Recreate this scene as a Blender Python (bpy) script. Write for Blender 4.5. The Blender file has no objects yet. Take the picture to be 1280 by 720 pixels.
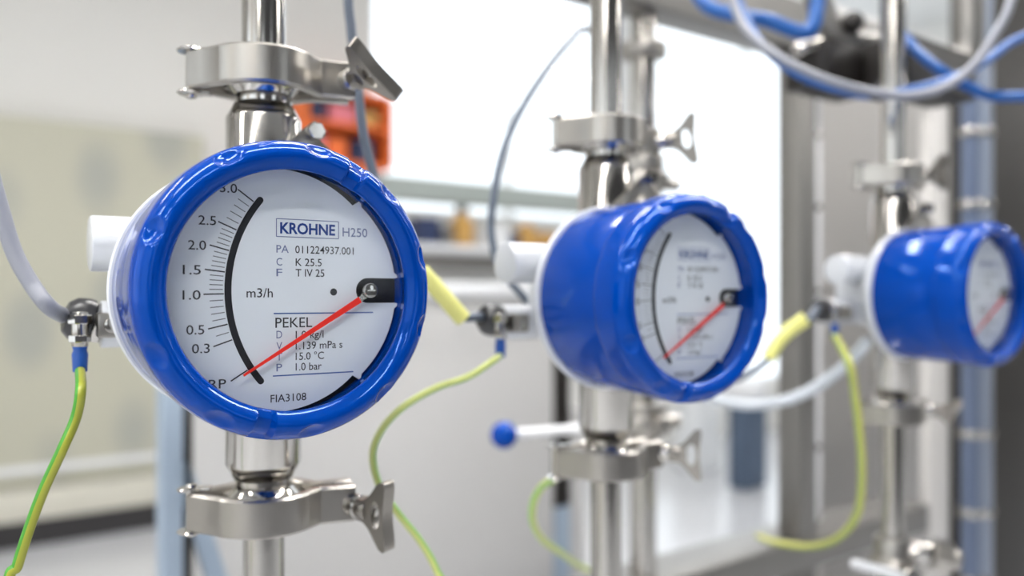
import bpy, bmesh, math, random
from mathutils import Vector, Matrix, Euler
random.seed(7)
S = bpy.context.scene
COL = S.collection
PI = math.pi
R = math.radians
EYE = 1.3                       # height of the lens, metres
YAW = R(35.1)
SN, CS = math.sin(YAW), math.cos(YAW)

# ------------------------------------------------------------ camera
cd = bpy.data.cameras.new('camera')
cam = bpy.data.objects.new('camera', cd)
COL.objects.link(cam)
cam.location = (0, 0, EYE)
cam.rotation_euler = (R(90), 0, -YAW)
cd.sensor_width = 36.0
cd.lens = 28.125
cd.shift_y = 8 / 1280
cd.clip_start = 0.02
cd.clip_end = 60
cd.dof.use_dof = True
cd.dof.focus_distance = 0.385
cd.dof.aperture_fstop = 3.3
S.camera = cam

# ------------------------------------------------------------ daylight and exposure
w = bpy.data.worlds.new('overcast_sky')
S.world = w
w.use_nodes = True
bg = w.node_tree.nodes['Background']
bg.inputs[0].default_value = (0.90, 0.95, 1.0, 1)
bg.inputs[1].default_value = 1.9
S.view_settings.view_transform = 'Standard'
S.view_settings.look = 'None'
S.view_settings.exposure = 0.25
S.view_settings.gamma = 1.0
S.view_settings.use_curve_mapping = False
S.cycles.max_bounces = 8
S.cycles.sample_clamp_indirect = 6.0
S.cycles.caustics_reflective = False
S.cycles.caustics_refractive = False
LAMP = 60.0                       # strength of the added luminaires

# ------------------------------------------------------------ materials
MATS = {}
def mat(name, col, rough=0.5, metal=0.0, coat=0.0, bump=0.0, bscale=60.0, vary=0.0, vscale=8.0, emit=0.0, alpha=None, spec=None, aniso=0.0):
    if name in MATS: return MATS[name]
    m = bpy.data.materials.new(name); m.use_nodes = True
    nt = m.node_tree; b = nt.nodes['Principled BSDF']
    b.inputs['Base Color'].default_value = (*col, 1)
    b.inputs['Roughness'].default_value = rough
    b.inputs['Metallic'].default_value = metal
    b.inputs['Coat Weight'].default_value = coat
    b.inputs['Coat Roughness'].default_value = 0.06
    if spec is not None: b.inputs['Specular IOR Level'].default_value = spec
    tc = nt.nodes.new('ShaderNodeTexCoord')
    if name == 'blue_enamel': b.inputs['Specular Tint'].default_value = (0.22, 0.45, 1.0, 1)
    if vary > 0:
        n = nt.nodes.new('ShaderNodeTexNoise'); n.inputs['Scale'].default_value = vscale
        n.inputs['Detail'].default_value = 5
        r = nt.nodes.new('ShaderNodeMix'); r.data_type = 'RGBA'
        r.inputs['A'].default_value = (*[c * (1 - vary) for c in col], 1)
        r.inputs['B'].default_value = (*[min(1, c * (1 + vary)) for c in col], 1)
        nt.links.new(tc.outputs['Object'], n.inputs['Vector'])
        nt.links.new(n.outputs['Fac'], r.inputs['Factor'])
        nt.links.new(r.outputs['Result'], b.inputs['Base Color'])
    if bump > 0:
        n2 = nt.nodes.new('ShaderNodeTexNoise'); n2.inputs['Scale'].default_value = bscale
        n2.inputs['Detail'].default_value = 3
        bp = nt.nodes.new('ShaderNodeBump'); bp.inputs['Strength'].default_value = bump
        bp.inputs['Distance'].default_value = 0.001
        nt.links.new(tc.outputs['Object'], n2.inputs['Vector'])
        nt.links.new(n2.outputs['Fac'], bp.inputs['Height'])
        nt.links.new(bp.outputs['Normal'], b.inputs['Normal'])
    if emit > 0:
        b.inputs['Emission Color'].default_value = (*col, 1)
        b.inputs['Emission Strength'].default_value = emit
    MATS[name] = m
    return m

BLUE = mat('blue_enamel', (0.0, 0.042, 0.30), 0.09, coat=0.0, spec=0.5, bump=0.04, bscale=220)
HOUS = mat('silver_lacquer', (0.68, 0.70, 0.74), 0.32, metal=0.15, coat=0.4)
WINGST = mat('darkened_cast_steel', (0.30, 0.28, 0.255), 0.28, metal=1.0, bump=0.1, bscale=260)  # cast steel with dark reflections put into its base colour, for wing nuts
STEEL = mat('polished_steel', (0.52, 0.50, 0.47), 0.12, metal=1.0, bump=0.03, bscale=90)
CAST = mat('cast_steel', (0.40, 0.38, 0.35), 0.30, metal=1.0, bump=0.12, bscale=260)
SATIN = mat('satin_steel', (0.25, 0.24, 0.228), 0.42, metal=0.9, bump=0.05, bscale=40)
PANELST = mat('brushed_panel_steel', (0.60, 0.58, 0.56), 0.45, metal=0.25, vary=0.05, vscale=2)
DIAL = mat('dial_white', (0.76, 0.785, 0.83), 0.55)
BLACK = mat('black_paint', (0.006, 0.006, 0.010), 0.5)
INK = mat('black_print', (0.028, 0.028, 0.035), 0.6)
INKB = mat('blue_print', (0.01, 0.045, 0.24), 0.6)
INKL = mat('pale_blue_print', (0.16, 0.19, 0.34), 0.6)
INKG = mat('grey_tick_print', (0.16, 0.16, 0.18), 0.6)
RED = mat('red_needle', (0.90, 0.022, 0.010), 0.4)
CABLEG = mat('grey_cable_sheath', (0.25, 0.26, 0.30), 0.38)
CABLED = mat('blue_grey_cable_sheath', (0.11, 0.135, 0.18), 0.42)
CABLEB = mat('blue_cable_sheath', (0.002, 0.085, 0.33), 0.35)
BLACKP = mat('black_plastic', (0.018, 0.018, 0.022), 0.32, coat=0.3)
FERR = mat('blue_ferrule_plastic', (0.008, 0.07, 0.33), 0.4)
WY = mat('yellow_insulation', (0.36, 0.38, 0.035), 0.4)
WG = mat('green_insulation', (0.05, 0.28, 0.02), 0.4)
WY2 = mat('pale_yellow_insulation', (0.60, 0.66, 0.22), 0.4)
WG2 = mat('pale_green_insulation', (0.27, 0.50, 0.12), 0.4)
YTAG = mat('yellow_marker_sleeve', (0.76, 0.74, 0.24), 0.45)
WALL = mat('wall_paint', (0.74, 0.73, 0.70), 0.85, vary=0.02, vscale=1.5)
CEIL = mat('ceiling_paint', (0.72, 0.72, 0.71), 0.9)
FLOOR = mat('pale_grey_floor', (0.60, 0.61, 0.64), 0.20, vary=0.05, vscale=1.2)
SHELF = mat('green_grey_metal', (0.36, 0.40, 0.38), 0.5)
CAB = mat('warm_grey_steel', (0.47, 0.465, 0.46), 0.5, metal=0.0, vary=0.03, vscale=2.5)
DARK = mat('gap_shade', (0.03, 0.028, 0.03), 0.6)
BROWN = mat('dark_bronze_steel', (0.022, 0.019, 0.017), 0.42, metal=0.2, vary=0.1, vscale=3)
POST = mat('blue_grey_post_paint', (0.30, 0.37, 0.46), 0.45)
WHITE = mat('white_plastic', (0.80, 0.81, 0.83), 0.4)
ORANGE = mat('orange_plastic', (0.85, 0.17, 0.03), 0.5)
PINK = mat('pink_card', (0.75, 0.22, 0.27), 0.6)
NAVY = mat('navy_plastic', (0.02, 0.035, 0.10), 0.5)
TAN = mat('amber_plastic', (0.58, 0.33, 0.09), 0.4)
SLATE = mat('slate_blue_plastic', (0.075, 0.11, 0.17), 0.5)
SKIRT = mat('cream_board', (0.62, 0.60, 0.52), 0.6)
TUBEB = mat('blue_grey_conduit', (0.27, 0.31, 0.39), 0.28, metal=0.5)
FRAMEW = mat('window_frame_white', (0.85, 0.86, 0.87), 0.4)

def glass_mat():
    m = bpy.data.materials.new('clear_glass'); m.use_nodes = True
    nt = m.node_tree
    for n in list(nt.nodes): nt.nodes.remove(n)
    o = nt.nodes.new('ShaderNodeOutputMaterial'); mx = nt.nodes.new('ShaderNodeMixShader')
    t = nt.nodes.new('ShaderNodeBsdfTransparent'); g = nt.nodes.new('ShaderNodeBsdfGlossy')
    t.inputs[0].default_value = (0.97, 0.98, 0.985, 1)
    g.inputs['Roughness'].default_value = 0.02
    f = nt.nodes.new('ShaderNodeFresnel'); f.inputs[0].default_value = 1.35
    ge = nt.nodes.new('ShaderNodeNewGeometry'); iv = nt.nodes.new('ShaderNodeMath'); iv.operation = 'SUBTRACT'; iv.inputs[0].default_value = 1.0
    mu = nt.nodes.new('ShaderNodeMath'); mu.operation = 'MULTIPLY'
    nt.links.new(ge.outputs['Backfacing'], iv.inputs[1]); nt.links.new(f.outputs[0], mu.inputs[0]); nt.links.new(iv.outputs[0], mu.inputs[1])
    nt.links.new(mu.outputs[0], mx.inputs[0]); nt.links.new(t.outputs[0], mx.inputs[1])
    nt.links.new(g.outputs[0], mx.inputs[2]); nt.links.new(mx.outputs[0], o.inputs[0])
    return m
GLASS = glass_mat()

def sheet_mat():
    # beige board with faint printed blotches and slanted marks
    m = bpy.data.materials.new('beige_printed_board'); m.use_nodes = True
    nt = m.node_tree; b = nt.nodes['Principled BSDF']; b.inputs['Roughness'].default_value = 0.6
    tc = nt.nodes.new('ShaderNodeTexCoord')
    mp = nt.nodes.new('ShaderNodeMapping'); mp.inputs['Rotation'].default_value = (0, R(18), 0)
    mp.inputs['Scale'].default_value = (2.3, 0, 1.35)
    v = nt.nodes.new('ShaderNodeTexVoronoi'); v.inputs['Scale'].default_value = 1.0
    v.inputs['Randomness'].default_value = 0.25
    rp = nt.nodes.new('ShaderNodeValToRGB')
    rp.color_ramp.elements[0].position = 0.16; rp.color_ramp.elements[0].color = (0.385, 0.39, 0.345, 1)
    rp.color_ramp.elements[1].position = 0.36; rp.color_ramp.elements[1].color = (0.50, 0.49, 0.395, 1)
    nt.links.new(tc.outputs['Object'], mp.inputs[0]); nt.links.new(mp.outputs[0], v.inputs['Vector'])
    nt.links.new(v.outputs['Distance'], rp.inputs[0]); nt.links.new(rp.outputs[0], b.inputs['Base Color'])
    return m
SHEET = sheet_mat()

# ------------------------------------------------------------ helpers
def tag(o, label, cat, group=None, kind=None):
    if label: o['label'] = label
    if cat: o['category'] = cat
    if group: o['group'] = group
    if kind: o['kind'] = kind
    return o

def empty(name, loc=(0, 0, 0), rz=0.0, label=None, cat=None, group=None):
    o = bpy.data.objects.new(name, None); COL.objects.link(o)
    o.empty_display_size = 0.02
    o.location = loc; o.rotation_euler = (0, 0, rz)
    return tag(o, label, cat, group)

def fin(name, bm, mats, parent=None, ang=32, recalc=True):
    if recalc: bmesh.ops.recalc_face_normals(bm, faces=bm.faces)
    me = bpy.data.meshes.new(name); bm.to_mesh(me); bm.free()
    for p in me.polygons: p.use_smooth = True
    me.set_sharp_from_angle(angle=R(ang))
    if not isinstance(mats, (list, tuple)): mats = [mats]
    for m in mats: me.materials.append(m)
    o = bpy.data.objects.new(name, me); COL.objects.link(o)
    if parent: o.parent = parent
    return o

def copy_tree(o, parent=None):
    c = o.copy(); COL.objects.link(c)
    if parent: c.parent = parent
    for ch in list(o.children): copy_tree(ch, c)
    return c

def box(bm, c, s, bev=0.0, M=None, seg=2):
    r = bmesh.ops.create_cube(bm, size=1.0)
    vs = r['verts']
    for v in vs: v.co = Vector((v.co.x * s[0], v.co.y * s[1], v.co.z * s[2]))
    if bev > 0:
        es = list({e for v in vs for e in v.link_edges})
        rb = bmesh.ops.bevel(bm, geom=es, offset=bev, segments=seg, affect='EDGES', profile=0.6)
        vs = list({v for f in rb['faces'] for v in f.verts} | {v for v in vs if v.is_valid})
    for v in vs:
        p = v.co.copy()
        if M: p = M @ p
        v.co = p + Vector(c)
    return vs

def frame_of(d):
    d = Vector(d).normalized()
    up = Vector((0, 0, 1)) if abs(d.z) < 0.95 else Vector((0, 1, 0))
    a = d.cross(up).normalized(); b = a.cross(d).normalized()
    return a, b, d

def rev(bm, p0, p1, prof, seg=32, caps=True, hexa=False):
    """solid of revolution about p0->p1; prof = [(t, r)], t in metres along the axis"""
    p0, p1 = Vector(p0), Vector(p1)
    a, b, d = frame_of(p1 - p0)
    rings = []
    for t, r in prof:
        rings.append([bm.verts.new(p0 + d * t + (a * math.cos(k * 2 * PI / seg) + b * math.sin(k * 2 * PI / seg)) * max(r, 1e-5)) for k in range(seg)])
    for i in range(len(rings) - 1):
        for k in range(seg):
            bm.faces.new((rings[i][k], rings[i][(k + 1) % seg], rings[i + 1][(k + 1) % seg], rings[i + 1][k]))
    if caps:
        bm.faces.new(rings[0][::-1]); bm.faces.new(rings[-1])
    return rings

def cyl(bm, p0, p1, r, seg=32, bev=0.0, r2=None):
    L = (Vector(p1) - Vector(p0)).length
    r2 = r if r2 is None else r2
    if bev > 0:
        prof = [(0, r - bev), (bev * .3, r - bev * .3), (bev, r), (L - bev, r2), (L - bev * .3, r2 - bev * .3), (L, r2 - bev)]
    else:
        prof = [(0, r), (L, r2)]
    rev(bm, p0, p1, prof, seg)

def hexnut(bm, p0, p1, r):
    L = (Vector(p1) - Vector(p0)).length
    rev(bm, p0, p1, [(0, r * .93), (r * .08, r), (L - r * .08, r), (L, r * .93)], 6)

def ball(bm, c, r, u=32, v=20):
    bmesh.ops.create_uvsphere(bm, u_segments=u, v_segments=v, radius=r, matrix=Matrix.Translation(Vector(c)))

def smooth_path(pts, n=10):
    P = [Vector(p) for p in pts]
    if len(P) == 2:
        return [P[0].lerp(P[1], k / n) for k in range(n + 1)]
    P = [2 * P[0] - P[1]] + P + [2 * P[-1] - P[-2]]
    out = []
    for i in range(1, len(P) - 2):
        a, b, c, d = P[i - 1:i + 3]
        for k in range(n):
            t = k / n
            out.append(0.5 * ((2 * b) + (c - a) * t + (2 * a - 5 * b + 4 * c - d) * t * t + (3 * b - a - 3 * c + d) * t ** 3))
    out.append(P[-2])
    return out

def tube(bm, pts, r, seg=14, n=10, stripe=None, twist=0.0):
    pts = smooth_path(pts, n)
    rings = []; prev = None
    for i, p in enumerate(pts):
        d = (pts[min(i + 1, len(pts) - 1)] - pts[max(i - 1, 0)]).normalized()
        if prev is None:
            a = frame_of(d)[0]
        else:
            a = (prev - d * prev.dot(d)).normalized()
        prev = a; b = d.cross(a)
        tw = twist * i
        rings.append([bm.verts.new(p + (a * math.cos(k * 2 * PI / seg + tw) + b * math.sin(k * 2 * PI / seg + tw)) * r) for k in range(seg)])
    for i in range(len(rings) - 1):
        for k in range(seg):
            f = bm.faces.new((rings[i][k], rings[i][(k + 1) % seg], rings[i + 1][(k + 1) % seg], rings[i + 1][k]))
            if stripe: f.material_index = 1 if (k * 1.0 / seg) % 0.5 < stripe / 2 else 0
    bm.faces.new(rings[0][::-1]); bm.faces.new(rings[-1])

def prism(bm, outer, t0, t1, M=None, hole=None):
    """outline (u,w) in the local XZ plane, thickness from y=t0 to y=t1; hole has the same vertex count"""
    M = M or Matrix.Identity(4)
    def ring(ol, t): return [bm.verts.new(M @ Vector((u, t, w_))) for u, w_ in ol]
    a, b = ring(outer, t0), ring(outer, t1)
    n = len(outer)
    for k in range(n): bm.faces.new((a[k], a[(k + 1) % n], b[(k + 1) % n], b[k]))
    if hole:
        c, d = ring(hole, t0), ring(hole, t1)
        for k in range(n):
            j = (k + 1) % n
            bm.faces.new((c[k], d[k], d[j], c[j]))
            bm.faces.new((a[k], c[k], c[j], a[j])); bm.faces.new((b[k], b[j], d[j], d[k]))
    else:
        bm.faces.new(a[::-1]); bm.faces.new(b)

def ray_y(px, py, Y):
    """the real place that lies at depth plane Y behind a spot of the photograph"""
    t = (px - 640) / 1000
    X = Y * (SN + t * CS) / (CS - t * SN)
    f = X * SN + Y * CS
    return Vector((X, Y, EYE - (py - 352) / 1000 * f))
def ray_f(px, py, f):
    r = (px - 640) / 1000 * f
    return Vector((r * CS + f * SN, -r * SN + f * CS, EYE - (py - 352) / 1000 * f))
def camdir(az, el=0.0):
    """unit vector; az in degrees from picture right towards the back"""
    x, y = math.cos(R(az)), math.sin(R(az))
    v = Vector((x * CS + y * SN, -x * SN + y * CS, 0)) * math.cos(R(el))
    return v + Vector((0, 0, math.sin(R(el))))

# ============================================================ ROOM
def slab(name, x0, x1, y0, y1, z0, z1, m, parent=None, kind='structure', bev=0):
    bm = bmesh.new(); box(bm, ((x0 + x1) / 2, (y0 + y1) / 2, (z0 + z1) / 2), (x1 - x0, y1 - y0, z1 - z0), bev)
    o = fin(name, bm, m, parent)
    if kind: o['kind'] = kind
    return o
RX0, RX1, RY0, RY1, RZ = -3.4, 8.0, -3.6, 4.9, 4.0
slab('floor', RX0 - .2, RX1 + .2, RY0 - .2, RY1 + .2, -0.1, 0, FLOOR)
slab('ceiling', RX0 - .2, RX1 + .2, RY0 - .2, RY1 + .2, RZ, RZ + .1, CEIL)

def wall_openings(name, axis, pos, thick, a0, a1, wins, wm=None):
    """wall along x (axis 'x') or y, with rectangular openings [(u0,u1,z0,z1)] in one band each"""
    bm = bmesh.new()
    def b(u0, u1, z0, z1):
        if u1 - u0 < 1e-4 or z1 - z0 < 1e-4: return
        c = (u0 + u1) / 2
        if axis == 'x': box(bm, (c, pos + thick / 2, (z0 + z1) / 2), (u1 - u0, abs(thick), z1 - z0))
        else: box(bm, (pos + thick / 2, c, (z0 + z1) / 2), (abs(thick), u1 - u0, z1 - z0))
    u = a0
    for (u0, u1, z0, z1) in sorted(wins):
        b(u, u0, 0, RZ); b(u0, u1, 0, z0); b(u0, u1, z1, RZ); u = u1
    b(u, a1, 0, RZ)
    o = fin(name, bm, wm or WALL); o['kind'] = 'structure'
    return o
def window(name, axis, pos, u0, u1, z0, z1, n):
    root = empty(name); root['kind'] = 'structure'
    fw = 0.05
    def P(nm, a0_, a1_, b0, b1, m, d=0.05, off=0.0):
        bm = bmesh.new(); c = ((a0_ + a1_) / 2)
        if axis == 'x': box(bm, (c, pos + off, (b0 + b1) / 2), (a1_ - a0_, d, b1 - b0))
        else: box(bm, (pos + off, c, (b0 + b1) / 2), (d, a1_ - a0_, b1 - b0))
        return fin(nm, bm, m, root)
    P('window_rail', u0, u1, z0, z0 + fw, FRAMEW); P('window_rail', u0, u1, z1 - fw, z1, FRAMEW)
    st = (u1 - u0 - fw) / n
    for k in range(n + 1):
        P('window_stile', u0 + k * st, u0 + k * st + fw, z0 + fw, z1 - fw, FRAMEW)
    for k in range(n):
        P('pane', u0 + k * st + fw, u0 + (k + 1) * st, z0 + fw, z1 - fw, GLASS, 0.006)
    return root
WB = [(2.30, 4.65, 1.85, 3.92), (4.75, 7.7, 0.45, 3.92)]
wall_openings('wall_back', 'x', RY1, 0.2, RX0, RX1, WB)
window('window_1', 'x', RY1 + .1, *WB[0], 2)
window('window_2', 'x', RY1 + .1, *WB[1], 2)
WF = [(-2.4, -1.0, 1.3, 2.8), (1.4, 2.4, 1.3, 2.8), (5.2, 6.6, 1.3, 2.8)]
wall_openings('wall_front', 'x', RY0, -0.2, RX0, RX1, WF, mat('unseen_wall_dark', (0.09, 0.09, 0.095), 0.7))  # unseen wall, coloured dark with few windows to darken reflections in the steel
for i, q in enumerate(WF): window('window_%d' % (i + 3), 'x', RY0 - .1, *q, 2)
WL = [(-2.6, -0.4, 0.9, 2.7), (0.6, 2.6, 0.9, 2.7)]
wall_openings('wall_left', 'y', RX0, -0.2, RY0, RY1, WL)
for i, q in enumerate(WL): window('window_%d' % (i + 6), 'y', RX0 - .1, *q, 2)
wall_openings('wall_right', 'y', RX1, 0.2, RY0, RY1, [])

# added luminaires, out of view, hung to light the meters and room
LUM = mat('added_luminaire_diffuser', (1.0, 0.98, 0.95), 0.5, emit=LAMP)
lum0 = None
LUMS = [(-2.3, -2.4, 'at left wall, farthest forward'), (-2.3, -1.0, 'at left wall, second row'), (-2.3, 0.6, 'at left wall, third row'),
        (-0.8, -1.0, 'left of centre, second row'), (-0.7, 0.5, 'left of centre, third row'),
        (0.6, 0.15, 'above the nearest meters'), (1.9, 0.15, 'above the farthest meter'), (1.0, 1.3, 'above the rack frame'), (2.6, 1.3, 'above the steel enclosure'), (3.7, -1.4, 'right of centre, forward'), (6.3, -1.4, 'near right wall, forward'),
        (-1.9, 2.6, 'back row, first from left'), (0.9, 2.6, 'back row, second from left'), (3.7, 2.6, 'back row, third from left'), (6.3, 2.6, 'back row, fourth from left')]
for i, (lx, ly, lw) in enumerate(LUMS):
    if lum0 is None:
        lum0 = empty('added_luminaire', (0, 0, 0))
        bm = bmesh.new(); box(bm, (0, 0, -.03), (1.30, .16, .06)); fin('lamp_housing', bm, WHITE, lum0)
        bm = bmesh.new(); box(bm, (0, 0, -.063), (1.22, .09, .006)); fin('diffuser', bm, LUM, lum0)
        for sx in (-.5, .5):
            bm = bmesh.new(); cyl(bm, (sx, 0, 0), (sx, 0, RZ - 3.0), .006, 8); fin('hanging_rod', bm, SATIN, lum0)
        o = lum0
    elif ly < 2:
        o = copy_tree(lum0)
    else:
        o = lum0.copy(); COL.objects.link(o)
        for ch in lum0.children:
            if not ch.name.startswith('hanging_rod'): copy_tree(ch, o)
    o.location = (lx, ly, RZ if ly > 2 else 3.0)
    tag(o, 'added unseen long white glowing luminaire ' + lw, 'ceiling light', 'added luminaires in rows')

# beige board leaning along the back wall, its skirting and the gap's shade beneath, put in as a dark block
r = empty('wall_panel', (0, 4.82, 0), 0, 'wide beige board with faint grey blotches along the left wall', 'panel')
bm = bmesh.new(); box(bm, (-0.75, 0, 1.26), (3.9, .04, 1.9), .004); fin('board', bm, SHEET, r)
bm = bmesh.new(); box(bm, (-0.75, -.03, .22), (3.9, .03, .16), .004); fin('skirting_rail', bm, SKIRT, r)
bm = bmesh.new(); box(bm, (-0.75, -.03, .40), (3.9, .02, .035), .003); fin('edge_strip', bm, WHITE, r)
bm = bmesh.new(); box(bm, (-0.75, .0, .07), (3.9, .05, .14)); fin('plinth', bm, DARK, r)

# orange open shelf with boxes on the wall
c = ray_y(425, 150, 4.75)
r = empty('wall_shelf', (c.x, 4.9, c.z), 0, 'blurred orange open wall shelf behind the first pipe clamp', 'shelf')
W_, H_, D_ = .56, .44, .3
for nm, cc, ss in (('side_panel', (-W_ / 2, -D_ / 2, 0), (.04, D_, H_)), ('side_panel', (W_ / 2, -D_ / 2, 0), (.04, D_, H_)),
                   ('shelf_board', (0, -D_ / 2, -H_ / 2), (W_ - .04, D_, .04)), ('shelf_board', (0, -D_ / 2, 0.02), (W_ - .04, D_, .03)),
                   ('shelf_board', (0, -D_ / 2, H_ / 2), (W_ - .04, D_, .04)), ('back_panel', (0, -.01, 0), (W_ - .04, .018, H_ - .04))):
    bm = bmesh.new(); box(bm, cc, ss, .003); fin(nm, bm, ORANGE, r)
for dx, dz, sz, m, lb in ((-.19, -.12, (.10, .2, .15), PINK, 'pink box low at the left of the orange shelf'),
                          (-.06, -.13, (.13, .2, .14), ORANGE, 'orange box low in the orange shelf beside a pink box'),
                          (.12, -.12, (.12, .2, .15), NAVY, 'navy box low at the right of the orange shelf'),
                          (-.18, .105, (.07, .2, .13), NAVY, 'narrow navy box high at the left of the orange shelf'),
                          (-.02, .10, (.17, .2, .12), PINK, 'wide pink box high in the orange shelf'),
                          (.16, .09, (.11, .2, .10), TAN, 'amber box high at the right of the orange shelf')):
    bm = bmesh.new(); base = (-.20 if dz < 0 else .035)
    box(bm, (0, 0, sz[2] / 2), sz, .004); o = fin('storage_box', bm, m)
    o.location = (c.x + dx, 4.9 - .15, c.z + base); tag(o, lb, 'box', 'boxes in the orange shelf')

# green grey rail in front of the clerestory and the shelf with bottles
p0, p1 = ray_y(478, 216, 4.55), ray_y(760, 216, 4.55)
r = empty('cable_tray', (0, 4.6, 0), 0, 'long green grey cable tray below the bright window', 'cable tray')
bm = bmesh.new(); box(bm, ((2.2 + 5.2) / 2, 0, 1.975), (3.0, .16, .15), .006); fin('tray_body', bm, SHELF, r)
for x in (2.5, 3.6, 4.7):
    bm = bmesh.new(); box(bm, (x, .19, 1.985), (.04, .22, .05)); fin('bracket', bm, SHELF, r)
r = empty('wall_shelf', (0, 4.6, 0), 0, 'long pale wall shelf holding bottles beneath the cable tray', 'shelf')
bm = bmesh.new(); box(bm, (3.6, .1, 1.60), (3.4, .42, .05), .004); fin('shelf_board', bm, WHITE, r)
bm = bmesh.new(); box(bm, (3.6, .0, 1.515), (3.4, .03, .11), .004); fin('front_rail', bm, SATIN, r)
for x in (2.1, 3.6, 5.1):
    bm = bmesh.new(); box(bm, (x, .2, 1.53), (.03, .2, .09)); fin('bracket', bm, SATIN, r)
def bottle(px, m, h, rad, lb, cap=BLACKP):
    p = ray_y(px, 300, 4.58)
    o = empty('bottle', (p.x, 4.58, 1.625), 0, lb, 'bottle', 'bottles on the pale wall shelf')
    bm = bmesh.new(); rev(bm, (0, 0, 0), (0, 0, 1), [(0, rad * .96), (.01, rad), (h * .6, rad), (h * .78, rad * .45), (h * .86, rad * .4)], 20); fin('bottle_body', bm, m, o)
    bm = bmesh.new(); cyl(bm, (0, 0, h * .86), (0, 0, h), rad * .5, 16, .003); fin('cap', bm, cap, o)
bottle(577, TAN, .26, .085, 'amber bottle with black cap, leftmost amber one on the pale wall shelf')
bottle(657, TAN, .20, .095, 'squat amber bottle beside the arching grey cable on the wall shelf', WHITE)
bottle(683, TAN, .15, .075, 'small amber bottle rightmost on the pale wall shelf', WHITE)
for px, wd, hh, m, nm, lb in ((529, .14, .17, NAVY, 'storage_box', 'dark navy box at the left of the wall shelf bottles'),
                         (551, .07, .12, SATIN, 'storage_box', 'small grey box between the navy box and the amber bottle'),
                         (617, .13, .15, WHITE, 'storage_box', 'white box between the two amber bottles on the wall shelf'),
                         (634, .07, .10, NAVY, 'storage_box', 'small dark box just left of the squat amber bottle')):
    p = ray_y(px, 300, 4.6)
    bm = bmesh.new(); box(bm, (0, 0, hh / 2), (wd, .2, hh), .004); o = fin(nm, bm, m)
    o.location = (p.x, 4.6, 1.625); tag(o, lb, 'box', 'boxes on the pale wall shelf')

# grey cabinet behind meter 1 and 2
x0, x1 = 0.36, 1.255
r = empty('control_cabinet', (x0, 1.6, 0), 0, 'wide warm grey steel cabinet standing between the first and second meters', 'cabinet')
bm = bmesh.new(); box(bm, ((x1 - x0) / 2, .075, .715), (x1 - x0, .15, 1.15), .006); fin('body', bm, CAB, r)
bm = bmesh.new(); box(bm, ((x1 - x0) / 2, .075, 1.31), (x1 - x0 + .01, .17, .035), .006); fin('top_plate', bm, WHITE, r)
bm = bmesh.new(); box(bm, ((x1 - x0) / 2, .075, .07), (x1 - x0 - .06, .12, .14), .003); fin('plinth', bm, BROWN, r)
bm = bmesh.new(); box(bm, ((x1 - x0) / 2, -.006, .72), (x1 - x0 - .03, .012, 1.08), .004); fin('door', bm, CAB, r)
# white side bench behind the cabinet: bright band y 320-335
bm = bmesh.new()
r = empty('machine_housing', (1.268, 1.62, 0), 0, 'narrow housing with dark top beside the grey cabinet, behind the middle pipe', 'machine')
bm = bmesh.new(); box(bm, (.03, .03, .95), (.055, .06, .40), .005); fin('dark_cover', bm, BROWN, r)
bm = bmesh.new(); box(bm, (.03, .03, .375), (.055, .06, .75), .005); fin('body', bm, POST, r)
# (a slim grey cover stands beside it)
bm = bmesh.new(); box(bm, (.085, .03, .5), (.045, .05, 1.0), .004); fin('side_cover', bm, CAB, r)

# blue grey stand behind meter 1
p = ray_y(212, 480, 1.30)
r = empty('support_stand', (p.x, 1.30, 0), 0, 'blue grey painted stand with slanting brace left of the first lower clamp', 'stand')
bm = bmesh.new(); box(bm, (0, 0, .625), (.030, .05, 1.25), .004); fin('post', bm, POST, r)
bm = bmesh.new(); box(bm, (.026, .01, .625), (.014, .03, 1.25), .002); fin('dark_edge_strip', bm, BROWN, r)
a = ray_y(222, 560, 1.31); b = ray_y(300, 800, 1.31)
bm = bmesh.new(); d = (b - a); L = 0.75; d.normalize()
M = Matrix.Rotation(math.atan2(-d.z, d.x), 3, 'Y')
mid = a + d * L / 2 - Vector((p.x, 1.30, 0))
box(bm, mid, (L, .03, .03), .003, M); fin('brace', bm, POST, r)
bm = bmesh.new(); box(bm, (0, 0, .01), (.16, .12, .02), .002); fin('foot_plate', bm, POST, r)

# far things seen through the frame under the bright window
q = ray_y(872, 600, 4.1)
r = empty('glass_vessel', (q.x, 4.1, 0), 0, 'pale clear vessel with white lid standing on the floor by the window', 'vessel')
VES = mat('milky_plastic', (0.74, 0.76, 0.78), 0.25)
bm = bmesh.new(); rev(bm, (0, 0, 0), (0, 0, 1), [(0, .15), (.02, .17), (.52, .17), (.55, .16)], 32); fin('vessel_body', bm, VES, r)
bm = bmesh.new(); cyl(bm, (0, 0, .55), (0, 0, .60), .18, 32, .01); fin('lid', bm, WHITE, r)
q = ray_y(937, 600, 3.4)
r = empty('dark_crate', (q.x, 3.4, 0), 0, 'slate blue crate on the bright floor left of the grey frame post', 'crate')
bm = bmesh.new(); box(bm, (.08, .08, .31), (.24, .14, .60), .015); fin('crate_body', bm, SLATE, r)
bm = bmesh.new(); cyl(bm, (.06, .08, .61), (.06, .08, .73), .15, 28, .02); fin('lid', bm, WHITE, r)

# grey steel panel behind meter 3
r = empty('machine_enclosure', (2.12, 1.45, 0), 0, 'large brushed steel enclosure behind the third meter', 'enclosure')
bm = bmesh.new(); box(bm, (.85, .04, 1.1), (1.7, .06, 2.2), .006); fin('body', bm, PANELST, r)
for k in range(2):
    bm = bmesh.new(); box(bm, (.43 + k * .84, -.006, 1.1), (.81, .012, 2.1), .004); fin('door', bm, PANELST, r)

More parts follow.
